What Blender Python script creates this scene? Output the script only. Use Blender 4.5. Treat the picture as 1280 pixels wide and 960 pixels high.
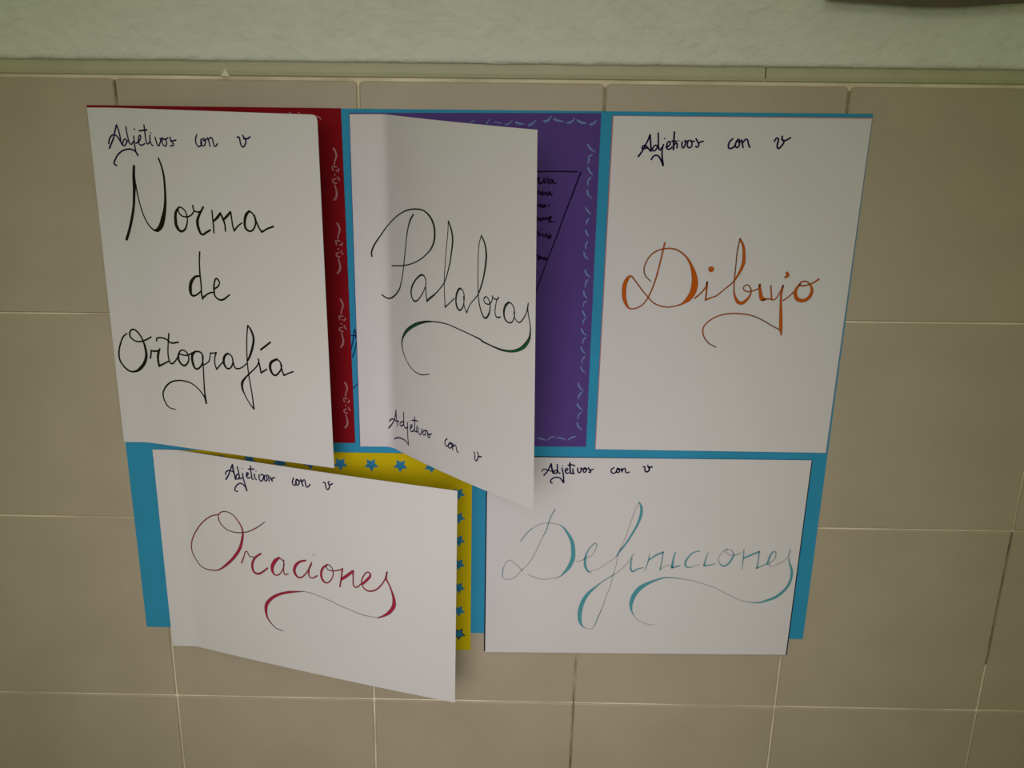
import bpy, bmesh, math, random
from mathutils import Matrix, Vector

for o in list(bpy.data.objects):
    bpy.data.objects.remove(o)

# ------------------------------------------------------------------ camera, world, lamps, exposure
CAM_LOC = [-0.001224, -0.890757, 1.554026]
CAM_ROT = [[0.9998588, -0.0166583, 0.00222], [0.0076346, 0.3325592, -0.9430515], [0.0149714, 0.9429353, 0.3326394]]
CAM_LENS = 37.125

scn = bpy.context.scene
cam_data = bpy.data.cameras.new('camera')
cam_data.sensor_width = 36.0
cam_data.lens = CAM_LENS
cam_data.clip_start = 0.01
cam = bpy.data.objects.new('camera', cam_data)
scn.collection.objects.link(cam)
cam.matrix_world = Matrix.Translation(CAM_LOC) @ Matrix(CAM_ROT).to_4x4()
scn.camera = cam

world = bpy.data.worlds.new('room_light')
scn.world = world
world.use_nodes = True
bg = world.node_tree.nodes['Background']
bg.inputs[0].default_value = (0.80, 0.86, 0.46, 1)
bg.inputs[1].default_value = 0.305

def aim(o, loc, target):
    scn.collection.objects.link(o)
    o.location = loc
    o.rotation_euler = (Vector(target) - Vector(loc)).to_track_quat('-Z', 'Y').to_euler()
L = bpy.data.lights.new('vignette_spot', 'SPOT')          # added spot behind the camera, its soft beam edge imitates a vignette
L.energy = 60; L.color = (0.98, 0.885, 1.0); L.spot_size = math.radians(46); L.spot_blend = 1.0; L.shadow_soft_size = 0.30
aim(bpy.data.objects.new('vignette_spot', L), (-0.10, -1.35, 1.60), (-0.05, 0, 1.05))
L = bpy.data.lights.new('ceiling_lamp', 'AREA')
L.shape = 'RECTANGLE'; L.size = 1.4; L.size_y = 0.5; L.energy = 3.0; L.color = (0.95, 1.0, 0.88)
aim(bpy.data.objects.new('ceiling_lamp', L), (-0.3, -1.5, 2.7), (0, 0, 1.4))

scn.view_settings.view_transform = 'Standard'
scn.view_settings.look = 'None'
scn.view_settings.exposure = 0.0
scn.view_settings.gamma = 1.0
scn.view_settings.use_curve_mapping = False

DATA = {"rows": [[1.50029, 0.00442], [1.30057, 0.00586], [1.10071, 0.00144], [0.90227, -0.00196]], "cols": [[-0.33782, 0.00435], [-0.14208, 0.00631], [0.05485, 0.0093], [0.2608, 0.0044], [0.46142, 0.00612]], "strip_top": [1.51421, 0.00455], "strip_bot": [1.50193, 0.00478], "jx": [0.1979], "cards": {"blue": {"h": 0.0006, "q": [[-0.35605, 1.47568], [0.28855, 1.47938], [0.28405, 0.98131], [-0.35584, 0.98258]]}, "red": {"h": 0.0013, "q": [[-0.35569, 1.47638], [-0.14707, 1.47722], [-0.14548, 1.18074], [-0.35677, 1.17904]]}, "purple": {"h": 0.0013, "q": [[-0.14038, 1.47369], [0.06617, 1.4766], [0.06505, 1.18078], [-0.1413, 1.179]]}, "pink": {"h": 0.0013, "q": [[0.07549, 1.47484], [0.28803, 1.47657], [0.28407, 1.17867], [0.07324, 1.17855]]}, "yellow": {"h": 0.0013, "q": [[-0.33162, 1.17078], [-0.03867, 1.17136], [-0.03996, 0.96303], [-0.33185, 0.96494]]}, "dark": {"h": 0.0013, "q": [[-0.0257, 1.1704], [0.27252, 1.17028], [0.27011, 0.96349], [-0.02678, 0.9621]]}}, "sheets": {"norma": {"p": [-0.356399, 1.476, -0.000447, 0.013938, 0.014393, 0.33204, 0.301373, -0.085505, 0.001095, -0.001423, 0.000564, 0.001263, -0.001302, 0.001009, -0.000357, -0.00085], "W": 0.21, "H": 0.297, "h": 0.002}, "palabras": {"p": [-0.140988, 1.475119, -0.000447, 0.020861, 0.013852, 0.907562, 0.865255, -0.886711, 0.001078, -0.002436, 0.000347, 0.001101, -0.001518, 0.001776, 9.5e-05, -0.00044], "W": 0.21, "H": 0.297, "h": 0.002}, "oraciones": {"p": [-0.33236, 1.172411, 0.001879, 0.020793, 0.004777, 0.330922, 0.328705, -0.231417, 0.001424, -0.000798, -0.000119, 0.001354, -0.002656, -0.000499, 0.00121, 0.000735], "W": 0.297, "H": 0.21, "h": 0.003}, "definiciones": {"p": [-0.026392, 1.17214, -0.002215, 0.02, 0.02, 0.0, 0.0, 0.0, 0.001831, -0.001935, 0.000418, -0.000776, -0.002793, 0.002357, 0.000544, 0.000354], "W": 0.297, "H": 0.21, "h": 0.0035}, "dibujo": {"p": [0.076266, 1.476239, 0.006493, 0.02, 0.02, 0.0, 0.0, 0.0, 9e-05, -0.00163, 0.001329, 0.000793, -0.000925, 0.001218, -0.000493, -0.000381], "W": 0.21, "H": 0.297, "h": 0.002}}, "stars": [[0.016, 0.0414], [0.1113, 0.0435], [0.2066, 0.0457], [0.3019, 0.0478], [0.3972, 0.05], [0.4926, 0.0521], [0.5867, 0.0543], [0.6833, 0.0564], [0.7749, 0.0585], [0.8716, 0.0605], [0.9595, 0.0777], [0.9581, 0.1906], [0.9584, 0.3093], [0.9588, 0.4239], [0.9591, 0.5445], [0.9595, 0.6671], [0.9599, 0.7896], [0.9602, 0.9121]], "poster": [[0.237, 1.5662], [0.256, 1.565], [0.2877, 1.5634], [0.313, 1.562], [0.3382, 1.5621], [0.3599, 1.5636], [0.3785, 1.5654], [0.4003, 1.5663]], "chip": [-0.2403, -0.003, 1.5037]}
INK = [
 ('norma','heading','navy','',[
  [2221,921,1185,2018,1316,1188,1820,1711,1191,1616,1975,1193,1454,2196,1460],
  [2221,921,1185,2359,1179,1186,2446,1525,1188,2496,1874,1190,2587,2002,1191],
  [1428,1954,1060,1489,1757,1059,1648,1559,1058,1857,1470,1057,2093,1489,1057,2280,1638,1057,2430,1831,1058],
  [3038,1815,1056,2984,1686,1055,2832,1690,1056,2694,1824,1057,2629,1979,1058,2728,2064,1058,2938,1949,1057,3122,1769,1055],
  [3103,1009,1050,3129,1290,1052,3190,1593,1054,3289,1895,1055,3468,1956,1055,3646,1798,1053],
  [3890,1120,1310],
  [3751,1491,1051,3752,1839,1053,3775,2144,1186,3844,2404,1188,3970,2554,1188],
  [3974,2532,1188,3745,2320,1188,3384,2221,1189,3003,2232,1190,2529,2333,1193,2053,2587,1197,1767,2901,1199,1707,3079,1200,1892,3157,1201],
  [3896,1879,1053,4175,1784,1051,4400,1561,1049,4384,1431,1048,4264,1478,1049,4152,1698,1050,4191,1914,1052,4406,1973,1051,4722,1877,1049],
  [4814,869,1043,4840,1161,1044,4851,1549,1047,4883,1808,1048,4981,1892,1048,5227,1755,1047],
  [4312,1196,1178,4616,1166,1176,5033,1122,1174],
  [5283,1408,1044,5241,1668,1046,5318,1882,1047,5453,1965,1047],
  [5379,1276,1043],
  [5750,1504,1043,5824,1739,1044,5972,1972,1045,6144,1816,1043,6246,1641,1042,6185,1557,1042,6367,1573,1041],
  [6451,1507,1040,6350,1681,1042,6428,1895,1043,6640,1954,1042,6781,1756,1040,6660,1587,1040,6475,1592,1041,6697,1586,1040,6931,1494,1038],
  [7155,1467,1037,7162,1659,1038,7394,1825,1039,7306,1922,1039,7086,1920,1040],
  [7162,1659,1038,7420,1652,1037,7646,1603,1036],
  [9574,1276,1027,9433,1513,1029,9470,1768,1030,9665,1911,1030,9854,1842,1029,9986,1668,1027],
  [9937,1500,1027,9872,1714,1028,9998,1838,1028,10217,1811,1027,10314,1617,1026,10227,1471,1025,10048,1476,1026,10141,1579,1026,10403,1487,1025],
  [10486,1401,1024,10606,1567,1024,10677,1841,1026],
  [10540,1526,1024,10771,1393,1023,10911,1411,1022,10993,1599,1023,11102,1850,1024,11371,1694,1022],
  [13139,1311,1140,13313,1306,1139,13361,1493,1140,13438,1722,1141,13602,1814,1141,13790,1691,1140,13883,1479,1138,13759,1357,1137,13639,1193,1137],
  [13689,1359,1264,13999,1372,1263,14253,1269,1135],
 ]),
 ('norma','title','black','',[
  [3492,3142,2256,3382,3701,2797,3359,4148,3338,3251,4691,2546,3081,5422,2289,2793,6119,2570,2450,6779,2447,2100,7349,2457],
  [3512,4142,667,3551,4589,1070,3706,5260,939,3978,5930,942,4357,6416,1078,4844,6714,1078,5220,6743,1346],
  [5868,2627,1312,6094,3079,1445,6221,3602,1713,6223,4265,1851,6157,4937,2390,6020,5481,2931,5792,5988,4280,5537,6408,4696,5196,6652,3363,4844,6714,1347],
  [7356,5291,1325,7054,5572,2324,6956,5982,2797,7008,6387,2936,7344,6644,2002,7733,6536,1599,8010,6161,1195,8061,5799,1060,7890,5448,1059,7543,5283,1059,7353,5313,1060,7286,5518,1061,7549,5754,1062,7987,5802,1060,8446,5693,1058,8737,5457,1055],
  [8670,5148,1317,8743,5412,1187,9063,5488,1186,9364,5431,1316,9615,5198,1838],
  [9444,5383,1710,9143,5708,2243,8974,6029,2645,9044,6430,2518,9297,6735,1724,9719,6602,1720,10105,6450,1452],
  [10396,5343,1179,10410,5787,1182,10425,6233,1185,10415,6593,1188],
  [10463,5941,1315,10818,5725,2361,11140,5467,1962],
  [11140,5467,1570,11321,5748,1702,11463,6053,1311,11486,6454,1183],
  [11346,5836,1572,11736,5597,2090,12051,5363,1694],
  [12070,5384,1563,12122,5669,1174,12176,6110,1177,12286,6395,1441],
  [12286,6395,1179,12680,6088,1175,13020,5931,1042],
  [13736,5249,1553,13467,5436,2593,13284,5796,2211,13310,6193,1955,13648,6355,1433,13978,6251,1301,14226,5931,1297,14219,5667,1165,14040,5368,1035,13737,5240,1423],
  [14172,5450,1164,14341,5838,1166,14551,6181,1297,14745,6349,1428],
  [14745,6349,1428,15222,6151,1294,15762,6004,1548],
  [8952,7752,1336,8840,8356,1207,8804,9006,1346,8828,9657,1216,8802,10128,1355,8868,10478,1628],
  [8710,9150,1482,8326,9218,2025,7902,9570,2980,7766,10001,3260,7872,10325,2041,8252,10302,1359,8736,10061,1219],
  [8874,10430,1764,9239,10220,1353,9632,10070,1215,9896,10040,1079],
  [9995,9847,1347,10430,9635,1209,10568,9418,1207,10406,9241,1474,10263,9203,1341,10078,9492,1344,9992,9870,1482,10056,10241,1350,10403,10432,1484,10777,10409,1482,11406,10091,1208],
  [1254,13031,1127,921,13231,1269,619,13680,1272,429,14181,1275,437,14684,1279,779,15137,1282,1221,15389,1426,1703,15384,1996,2167,15165,2989,2616,14782,2979,2851,14312,2687,2811,13815,2257,2643,13380,1549,2283,12956,1406,1840,12752,1406,1539,12930,1267,1530,13228,1269,1911,13469,1270,2351,13498,1269,2924,13360,1266,3515,13130,1262],
  [3225,14460,1555,3349,14175,1411,3381,13974,1550],
  [3381,13974,1409,3694,14001,1548,4181,13916,1686,4276,13809,1263],
  [4133,13969,2389,3991,14378,2255,4028,14902,1837],
  [4028,14902,1837,4531,14713,1409,5073,14507,1124],
  [5305,12800,1391,5176,13300,1256,5054,13852,1120,5058,14349,1264,5247,14659,1405,5665,14478,1262,6027,14128,1118],
  [4035,13331,1401,4058,13181,1260,4463,13104,1258,5001,13165,1256,5440,13355,1395,6152,13271,1391],
  [6181,13870,1395,6027,14128,1817,6095,14471,1960,6491,14690,1680,6911,14460,1396,7039,14104,1254,6847,13822,1253,6474,13725,1253,6135,13923,1117,6431,14025,1256,6896,14015,1254,7381,13857,1390,7705,13735,1526],
  [7705,13735,1665,7403,13978,2364,7380,14425,2370,7637,14803,1675,8123,14617,1392,8357,14303,1250,8410,13905,1247,8166,13726,1385,7707,13720,1387],
  [8378,13858,1247,8369,14500,1112,8320,15448,1118,8298,16203,1263,8360,16906,1549],
  [8360,16906,1408,8218,16512,1265,7771,16094,983,7117,15768,984,6509,15665,1126,5804,15671,1128,5073,15829,1274,4463,16208,1421,4160,16641,1283,4250,17095,1143,4631,17475,1001,5294,17563,571],
  [8446,14494,973,8935,14260,970,9083,14003,968,9160,13703,966],
  [9160,13703,966,9425,13709,1103,9736,13637,1102],
  [9736,13637,1102,9537,14019,1105,9524,14413,1107,9643,14676,1247],
  [9643,14676,1108,10022,14376,1105,10310,14183,1103],
  [10829,13632,1646,10464,13853,2201,10377,14251,2068,10642,14551,1518,10949,14503,1240,11212,14189,1237,11183,13801,1097,10829,13632,1235],
  [11235,13992,1236,11340,14376,1238,11550,14497,1238,12010,14399,961,12566,14089,957],
  [12588,13893,956,12618,14623,960,12745,15498,964,12830,16087,967,12894,16881,1388],
  [12588,13893,956,12659,12922,951,12778,12196,946,12882,11786,1079],
  [12882,11786,1079,13158,12076,1754,13327,12541,2028,13152,13128,2036,12834,13681,1909,12577,13991,1094],
  [12891,16906,1110,12516,16562,832,12123,16044,969,11941,15661,2074,11981,15311,2346,12317,14989,1513,12880,14603,1096,13440,14219,1092,13652,13961,1089],
  [13638,13744,1088,13710,14102,1226,13807,14581,1502],
  [13807,14581,1366,14349,14322,1225],
  [13919,13170,1625,14382,12922,1621,14845,12665,1481],
  [15328,13645,1893,14796,13877,2441,14683,14272,2311,15013,14636,1633,15431,14459,1358,15720,14098,1218,15607,13769,1216,15257,13636,1217],
  [15661,13958,1082,15770,14336,1220,15893,14579,1357],
  [15893,14579,1357,16343,14414,1083,16752,14287,1215],
 ]),
 ('palabras','title','darkgreen','',[
  [1460,8039,1097,1437,7779,1232,1682,7356,1229,2225,6793,953,2822,6256,948,3973,5640,936,5248,5179,923,6354,4944,1044,7207,4866,1035,7933,4887,1157,8636,5106,1792,9124,5495,2299,9260,5918,2302,9197,6363,2053,8884,6793,1548,8263,7219,910,7312,7666,788,6226,8022,797,5106,8264,806,3355,8498,819],
  [6558,5213,1435,6111,5567,1705,5760,6095,1320,5510,6756,1062,5244,7702,1070,5043,8421,1076,4722,9211,1084,4410,9725,1363,3744,10198,1374,2931,10502,1247,2515,10468,1110,2208,10333,972],
  [7597,8496,1580,6953,8737,1326,6286,9240,1605,6048,9691,1881,6251,10086,1479,6684,10143,1206,7231,9857,932,7776,9367,925,8050,8964,921,7958,8610,1051,7597,8496,1317],
  [8019,8968,921,8034,9424,923,8172,9959,1322],
  [8174,9913,1718,8644,9664,1708,9106,9442,1438],
  [9106,9442,1177,9715,9066,779,10412,8527,900,11009,7525,1145,11260,6797,1516,11413,6132,1760,11284,5629,1631,10948,5169,1129],
  [10919,5172,753,10859,5757,630,10649,6646,635,10484,7542,639,10390,8218,642,10355,8893,645,10427,9922,1037],
  [10426,9968,1037,11059,9609,772,11537,9321,768],
  [12199,8679,1775,11871,8965,1910,11723,9385,1662,11856,9770,1792,12132,9903,1406,12457,9733,1018,12645,9396,761,12696,9035,759,12518,8749,885,12199,8679,1395],
  [12605,9047,633,12688,9568,762,12955,9932,1142],
  [12955,9932,888,13321,9438,631,13813,9065,752,14210,8774,873,14560,8275,1363,14819,7771,1356,15035,7107,1716,15122,6507,1830,14956,5938,1461,14619,5576,1096],
  [14602,5577,731,14360,6041,612,14250,6940,616,14216,7972,620,14254,8746,872,14337,9171,999,14508,9542,1125,14809,9896,1374,15066,9926,1621,15365,9689,1490,15517,9320,990,15451,8982,865,15198,8777,866,14942,8810,868,14856,9016,869,15069,9140,869,15450,9112,866,15703,8906,739,15787,8638,861],
  [15745,8643,861,15953,8767,860,16284,8746,980,16407,8623,978],
  [16218,8776,736,16078,9159,738,16036,9554,864,16203,9726,987,16574,9663,983],
  [17421,8771,1456,17100,8983,2071,16940,9346,1834,17064,9717,1347,17508,9849,977,17827,9720,852,17998,9376,849,17939,9001,847,17660,8783,848,17341,8773,1093],
  [17941,9213,727,18023,9501,728,18418,9703,847,18767,9528,844,19147,9097,719,19330,8571,835],
  [19330,8571,596,19298,8951,717,19418,9356,719,19539,9762,840,19544,10059,1202,19458,10412,2170,19094,10807,3394,18552,11125,2685,17760,11354,1968,16949,11433,1611,16288,11423,1370,15445,11352,1003,14671,11268,1514,14498,11205,1263,13526,11103,763,12161,10990,772,10743,10903,780,9764,10933,787,8755,11026,794,8652,11041,1192,7712,11214,2004,6521,11560,3110,5390,12071,3149,4798,12554,2069,4606,12977,1385,4759,13443,970,5308,13990,692,6081,14347,689,6956,14462,822,7604,14395,681,8348,14214,541],
 ]),
 ('palabras','title_fill','green','',[
  [19474,10452,482,19171,10796,1817,18552,11130,1464,17760,11367,861,17113,11430,371],
  [7176,11390,537,6409,11635,1354,5502,12078,1368,4974,12477,551],
 ]),
 ('palabras','heading','navy','',[
  [3537,17387,1072,3369,17863,1076,3110,18231,1081,2795,18525,1085,2561,18728,1304],
  [3537,17387,1072,3552,17825,1075,3659,18115,1075,3731,18388,1076],
  [2657,18279,1084,2808,18129,1082,3177,18060,1079,3479,18101,1077,3903,18038,1073],
  [4619,17914,1066,4261,18015,1070,4076,18184,1072,4250,18277,1071,4551,18135,1068,4677,17927,1066],
  [4647,17289,1062,4664,17698,1064,4669,18110,1067,4837,18282,1066,5155,18163,1063],
  [5203,17843,1061,5207,18307,1063,5220,18823,1066,5293,19302,1068],
  [5294,19276,1068,4860,19110,1071,4273,19082,1076,3671,19162,1081,3237,19337,1086],
  [5473,17694,846],
  [5593,18122,1059,5824,18021,1057,5886,17880,1055,5716,17890,1057,5595,18070,1059,5643,18291,1060,5985,18244,1056,6217,18041,1053],
  [6245,17295,1049,6229,17731,1052,6217,18041,1053,6267,18210,1054,6492,18136,1052],
  [5841,17582,1054,6238,17500,1050,6683,17459,1046],
  [6562,17764,1049,6496,18033,1051,6545,18202,1052],
  [6723,17883,1048,6715,18115,1050,6929,18274,1049,7154,18098,1046,7215,17907,1044,7163,17842,1044],
  [7487,17876,1042,7318,18064,1044,7477,18183,1044,7697,18034,1041,7649,17867,1040,7487,17876,1042,7811,17833,1039],
  [7919,17785,1038,7966,17977,1038,8014,18170,1039,8205,18170,1038,8251,18044,1036,7999,17945,1038],
  [8125,18020,1037,8498,17876,1034],
  [10493,17772,1017,10239,17950,1020,10235,18151,1021,10432,18259,1020,10684,18105,1017,10835,17974,1015],
  [10836,17924,1015,10635,18116,1018,10681,18280,1018,10978,18217,1015,11080,18021,1013,10836,17949,1015,11131,17936,1013],
  [11228,17940,1012,11175,18150,1013,11172,18325,1014],
  [11225,18090,1013,11471,17938,1010,11614,18057,1009,11659,18270,1010,11851,18328,1009],
  [13685,17913,992,13820,18080,992,13773,18285,994,13909,18403,993,14137,18207,990,14229,17993,988,14050,17836,989],
  [14138,18085,990,14544,18024,986],
 ]),
 ('dibujo','heading','navy','',[
  [2914,997,1185,2785,1282,1187,2595,1590,1189,2403,1877,1191,2117,2188,1458],
  [2914,997,1449,2973,1280,1319,3037,1630,1322,3081,1894,1324],
  [2764,1720,1190,2578,1744,1190,2426,1789,1191,2355,1702,1190,2470,1591,1189,2660,1611,1189,2827,1720,1190,2964,1851,1191],
  [3566,1604,1189,3375,1562,1189,3229,1673,1190,3181,1827,1191,3342,1870,1191,3488,1759,1190,3569,1626,1189],
  [3547,905,1185,3592,1232,1187,3623,1538,1189,3675,1757,1190,3776,1822,1191,3917,1667,1190],
  [4026,1513,1189,3953,1711,1190,3957,2063,1192,4019,2372,1327,4099,2659,1728],
  [4075,2615,1196,3894,2373,1194,3683,2154,1193,3460,2111,1193,3249,2201,1193,3150,2357,1194],
  [4068,1184,1186],
  [4230,1665,1190,4381,1620,1189,4526,1509,1189,4510,1356,1188,4357,1379,1188,4281,1555,1189,4332,1752,1190,4522,1772,1190,4699,1661,1190],
  [4798,830,1316,4804,1179,1318,4805,1485,1320,4825,1792,1323],
  [4664,1333,1187,4849,1309,1187,5042,1360,1188],
  [4814,1572,1189,4957,1440,1188,5086,1483,1188,5079,1702,1190],
  [5190,1285,923],
  [5449,1370,1188,5475,1611,1189,5579,1698,1190,5689,1565,1189,5730,1368,1188,5629,1303,1187,5818,1324,1187],
  [5938,1279,1187,5867,1476,1188,5949,1651,1189,6139,1672,1190,6247,1517,1189,6195,1342,1187,6029,1256,1187,6162,1321,1187,6411,1319,1187],
  [6521,1187,1186,6700,1382,1188,6780,1535,1189,6687,1645,1189,6538,1603,1189],
  [6766,1417,1188,6915,1359,1187,7097,1313,1187],
  [9387,1164,1318,9187,1297,1319,9088,1495,1320,9142,1669,1322,9333,1690,1322,9568,1578,1321,9644,1446,1320],
  [9685,1293,1187,9624,1534,1188,9733,1643,1189,9911,1576,1189,9944,1357,1187,9858,1183,1186,9739,1227,1186,9847,1335,1187,10025,1268,1187],
  [10082,1224,1186,10174,1442,1188,10252,1639,1189],
  [10225,1354,1187,10387,1178,1186,10549,1221,1186,10642,1438,1188,10773,1613,1321],
  [12650,1291,1187,12775,1094,1317,12941,1158,1318,12912,1377,1319,12915,1596,1321,13052,1673,1321,13245,1505,1320,13401,1307,1319,13221,1156,1317,13216,1004,1316],
  [13294,1221,1186,13512,1219,1186,13862,1073,1317],
 ]),
 ('dibujo','title','brown','orange',[
  [4688,7067,1362,4599,7465,1229,4466,8077,1233,4230,8980,1239,3973,9699,1105,3639,10328,1109,3279,10719,973,2837,10942,974,2315,11020,974,2042,10926,1669,1742,10492,3469,1631,9962,3875,1690,9482,3727,1893,9169,3031,2111,9048,1652,2318,9165,965,2924,9709,967,3636,10304,970,4130,10638,972,4743,10826,973,5409,10882,973,6060,10788,973,6508,10662,1667,7000,10343,4852,7312,9906,5947,7381,9379,5931,7260,8903,4540,7010,8431,2470,6669,8010,1643,6176,7662,1230,5567,7433,1092,4915,7392,1092,4278,7492,1092,3718,7732,957,3306,8183,959,3154,8657,962,3320,9036,826,3775,9342,690],
  [8625,8581,5355],
  [7492,10329,1248,7949,10020,1107,8356,9584,1243,8392,9345,1379],
  [8395,9369,1655,8400,9944,1245,8393,10426,1387],
  [8393,10426,1387,8899,10252,970,9218,10176,970,9825,9786,967,10488,9348,1103,10881,8868,1925,11186,8250,2878,11172,7685,2596,11035,7172,2044,10722,6779,1224],
  [10722,6779,1088,10602,7550,819,10601,8255,822,10594,8918,963,10619,9586,966,10717,10065,1384,11039,10496,2913,11381,10590,3054,11749,10393,2357,12030,10052,1246,12014,9716,967,11718,9480,966,11437,9578,966,11392,9722,967,11743,9887,968,12195,9834,968,12633,9686,967,12729,9446,1517],
  [12700,9470,1793,12836,9948,2766,13021,10307,4158,13254,10329,2495],
  [13064,10379,1664,13514,10303,1109,14047,10346,970,14385,9981,968,14637,9499,1380],
  [13623,9509,1104,13721,9939,1106,13813,10324,1247],
  [14637,9499,1380,14556,10027,1660,14615,10606,1943,14730,11333,2787,14846,12066,3078,14945,12484,1262],
  [14809,8736,2336,14933,8901,2475,14720,8998,1789],
  [14778,10387,1109,15141,10190,969,15607,9825,967],
  [15945,9486,1380,16044,9294,1378,16423,9219,1102,16778,9383,1103,17032,9715,2348,16910,10148,3046,16487,10370,3049,15949,10303,3464,15697,9968,3043,15772,9632,2347,15994,9390,1517],
  [15945,9486,1242,16402,9482,1242,16844,9382,1241,17211,9235,1378,17480,9090,1514],
  [14729,12166,840,13953,11879,839,13106,11545,837,12210,11310,975,11271,11222,1114,10478,11230,1114,9634,11361,976,8939,11636,977,8484,11984,979,8387,12281,1121,8535,12675,983,8984,13067,844,9616,13299,845],
 ]),
 ('oraciones','heading','navy','',[
  [5449,551,1151,5279,1075,1154,5139,1558,1157,4912,2063,1450],
  [5449,551,1439,5478,1032,1441,5538,1471,1443,5599,1911,1445],
  [4910,1608,1158,4952,1372,1157,5161,1176,1155,5384,1203,1154,5520,1287,1154],
  [5853,1365,1152,5707,1472,1153,5636,1751,1155,5770,1873,1155,5899,1543,1153],
  [5776,706,1150,5839,1105,1151,5882,1547,1153,5914,1804,1154,6061,1658,1152],
  [6111,1234,1150,6166,1786,1152,6252,2295,1154,6338,2806,1589],
  [6340,2768,1155,6191,2384,1155,5948,2211,1155,5684,2422,1157,5525,2761,1160,5510,3031,1161,5679,3031,1160],
  [6135,779,933],
  [6408,1433,1149,6532,1181,1148,6453,1086,1148,6383,1363,1149,6454,1610,1150,6627,1498,1149],
  [6707,435,1144,6715,843,1145,6748,1284,1147,6760,1619,1148,6842,1639,1148],
  [6552,765,1146,6750,686,1144,6944,682,1143],
  [6950,1129,1145,6961,1463,1147,7064,1628,1147],
  [7074,841,858],
  [7280,1133,1144,7264,1472,1145,7363,1713,1146,7509,1531,1144,7580,1180,1142,7504,1048,1142,7391,1109,1143],
  [7667,1087,1141,7622,1470,1143,7724,1634,1143,7819,1353,1142,7778,1064,1141,7914,1072,1140],
  [7940,1104,1140,7934,1477,1142,7962,1583,1142],
  [8045,1193,1140,8092,1369,1140,8167,1539,1141],
  [8144,1432,1140,8180,1238,1139,8346,1166,1138],
  [9624,932,1131,9531,1284,1133,9574,1571,1134,9736,1536,1133,9798,1301,1131],
  [9809,1004,1130,9742,1387,1132,9843,1551,1132,9984,1336,1130,9941,1050,1129,9808,1041,1130,10046,1102,1129],
  [10105,942,1128,10173,1296,1129,10245,1539,1130],
  [10148,1227,1129,10345,928,1127,10390,1176,1128,10457,1567,1129,10564,1545,1128,10705,1294,1127],
  [11586,926,1121,11717,935,1120,11736,1187,1121,11806,1502,1122,11912,1480,1121,12000,1132,1119,11902,861,1119,11983,771,1118],
  [11974,1101,1119,12188,911,1118],
 ]),
 ('oraciones','title','pencil','crimson',[
  [4100,5642,1032,3555,5972,1036,2920,6723,1042,2378,7737,1048,2007,8799,1054,1939,9789,1058,2185,10618,908,2566,11247,909,3095,11425,907,3823,11237,1205,4519,10460,2545,5095,9580,2977,5554,8582,2961,5780,7575,2505,5842,6931,1911,5756,6406,1321,5475,5774,1026,5099,5321,880,4646,5213,881,4286,5441,1031,4149,5786,1032,4205,6322,1034,4550,6864,887,5058,7090,885,5636,7046,883,6220,6798,880,6811,6301,1022,7464,5562,581],
  [5593,10047,1339,5800,9392,1038,6005,8781,1035,6213,9203,888,6556,9231,886],
  [7035,8749,1766,6612,9256,2068,6377,9956,2520,6428,10662,2228,6707,10843,2078,7064,10569,1777,7458,10064,1476],
  [8330,8806,1902,8033,9199,3815,7809,9811,3680,7813,10366,2507,8029,10627,1327,8321,10389,1030,8603,9680,1026,8625,9123,1024,8358,8815,1317],
  [8660,8956,877,8600,9760,1027,8659,10377,1176,8889,10237,1027],
  [10168,8607,1596,9775,8825,2181,9454,9299,2917,9349,9877,2925,9554,10375,1903,9833,10341,1316,10182,9815,1165,10511,9025,1306,10576,8697,1159],
  [10516,8868,1160,10357,9534,1745,10392,10153,1166,10667,10159,1165,10922,9895,1307],
  [10736,7943,1155],
  [11638,8620,1586,11299,9134,2169,11198,9784,2320,11346,10332,2033,11589,10425,1306,11871,10038,1013,12023,9414,1010,11930,8817,864,11666,8614,1009,11576,8907,866,11733,9139,1010,12057,9133,1009,12601,8879,1293],
  [12657,8749,1579,12586,9502,1440,12454,10549,1447],
  [12579,9814,2595,12910,9418,3019,13349,8843,2578],
  [13376,8798,1718,13363,9457,1148,13453,10326,1295,13913,9896,1147],
  [13966,9921,2151,14292,9413,2573,14510,8935,1996,14357,8667,1140,14087,9042,1143,13917,9701,1147,14014,10218,1148,14328,10486,1435,14753,10336,1432,15128,9854,1284,15450,9120,1137,15615,8355,1133],
  [15588,8399,1416,15555,9055,1562,15707,9476,1279,15908,10193,1709,16032,10933,3140,16000,11561,4006,15678,12271,3304,15304,12686,1873,14929,12962,867],
 ]),
 ('oraciones','swash','lightpencil','',[
  [14929,12962,722,14288,12964,724,13752,12914,726,13055,12670,727,12462,12477,728,11707,12129,730,10506,11743,733,10175,11715,733,9924,11712,734,9585,11829,589],
 ]),
 ('oraciones','title','pencil','crimson',[
  [9896,11736,588,9500,11860,1325,8931,12058,2510,8236,12454,2670,7641,13027,3129,7234,13755,3592,7146,14437,3002,7229,15154,1654,7523,15727,903,7855,16082,752,8313,16191,526],
 ]),
 ('definiciones','heading','navy','',[
  [3945,586,1171,3831,1012,1173,3691,1400,1175,3523,1712,1323],
  [3946,625,1464,4006,1086,1467,4091,1509,1469],
  [3391,1328,881,3461,1134,880,3635,1131,880,3811,1243,880,4012,1317,881],
  [4308,1235,1174,4184,1237,1174,4138,1431,1175,4241,1545,1175,4335,1350,1174],
  [4318,657,1171,4343,1080,1173,4413,1465,1175,4513,1502,1175],
  [4624,998,1173,4713,1537,1175,4750,2002,1177,4760,2390,1621],
  [4734,2352,1179,4525,1967,1177,4274,1893,1177,4029,2053,1177,3936,2327,1178,4039,2465,1179],
  [4669,805,879],
  [4830,1265,1174,4977,1185,1174,4922,993,1173,4828,1187,1174,4910,1495,1175,5058,1454,1175],
  [5106,489,1463,5120,989,1466,5184,1490,1469,5308,1488,1469],
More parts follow.
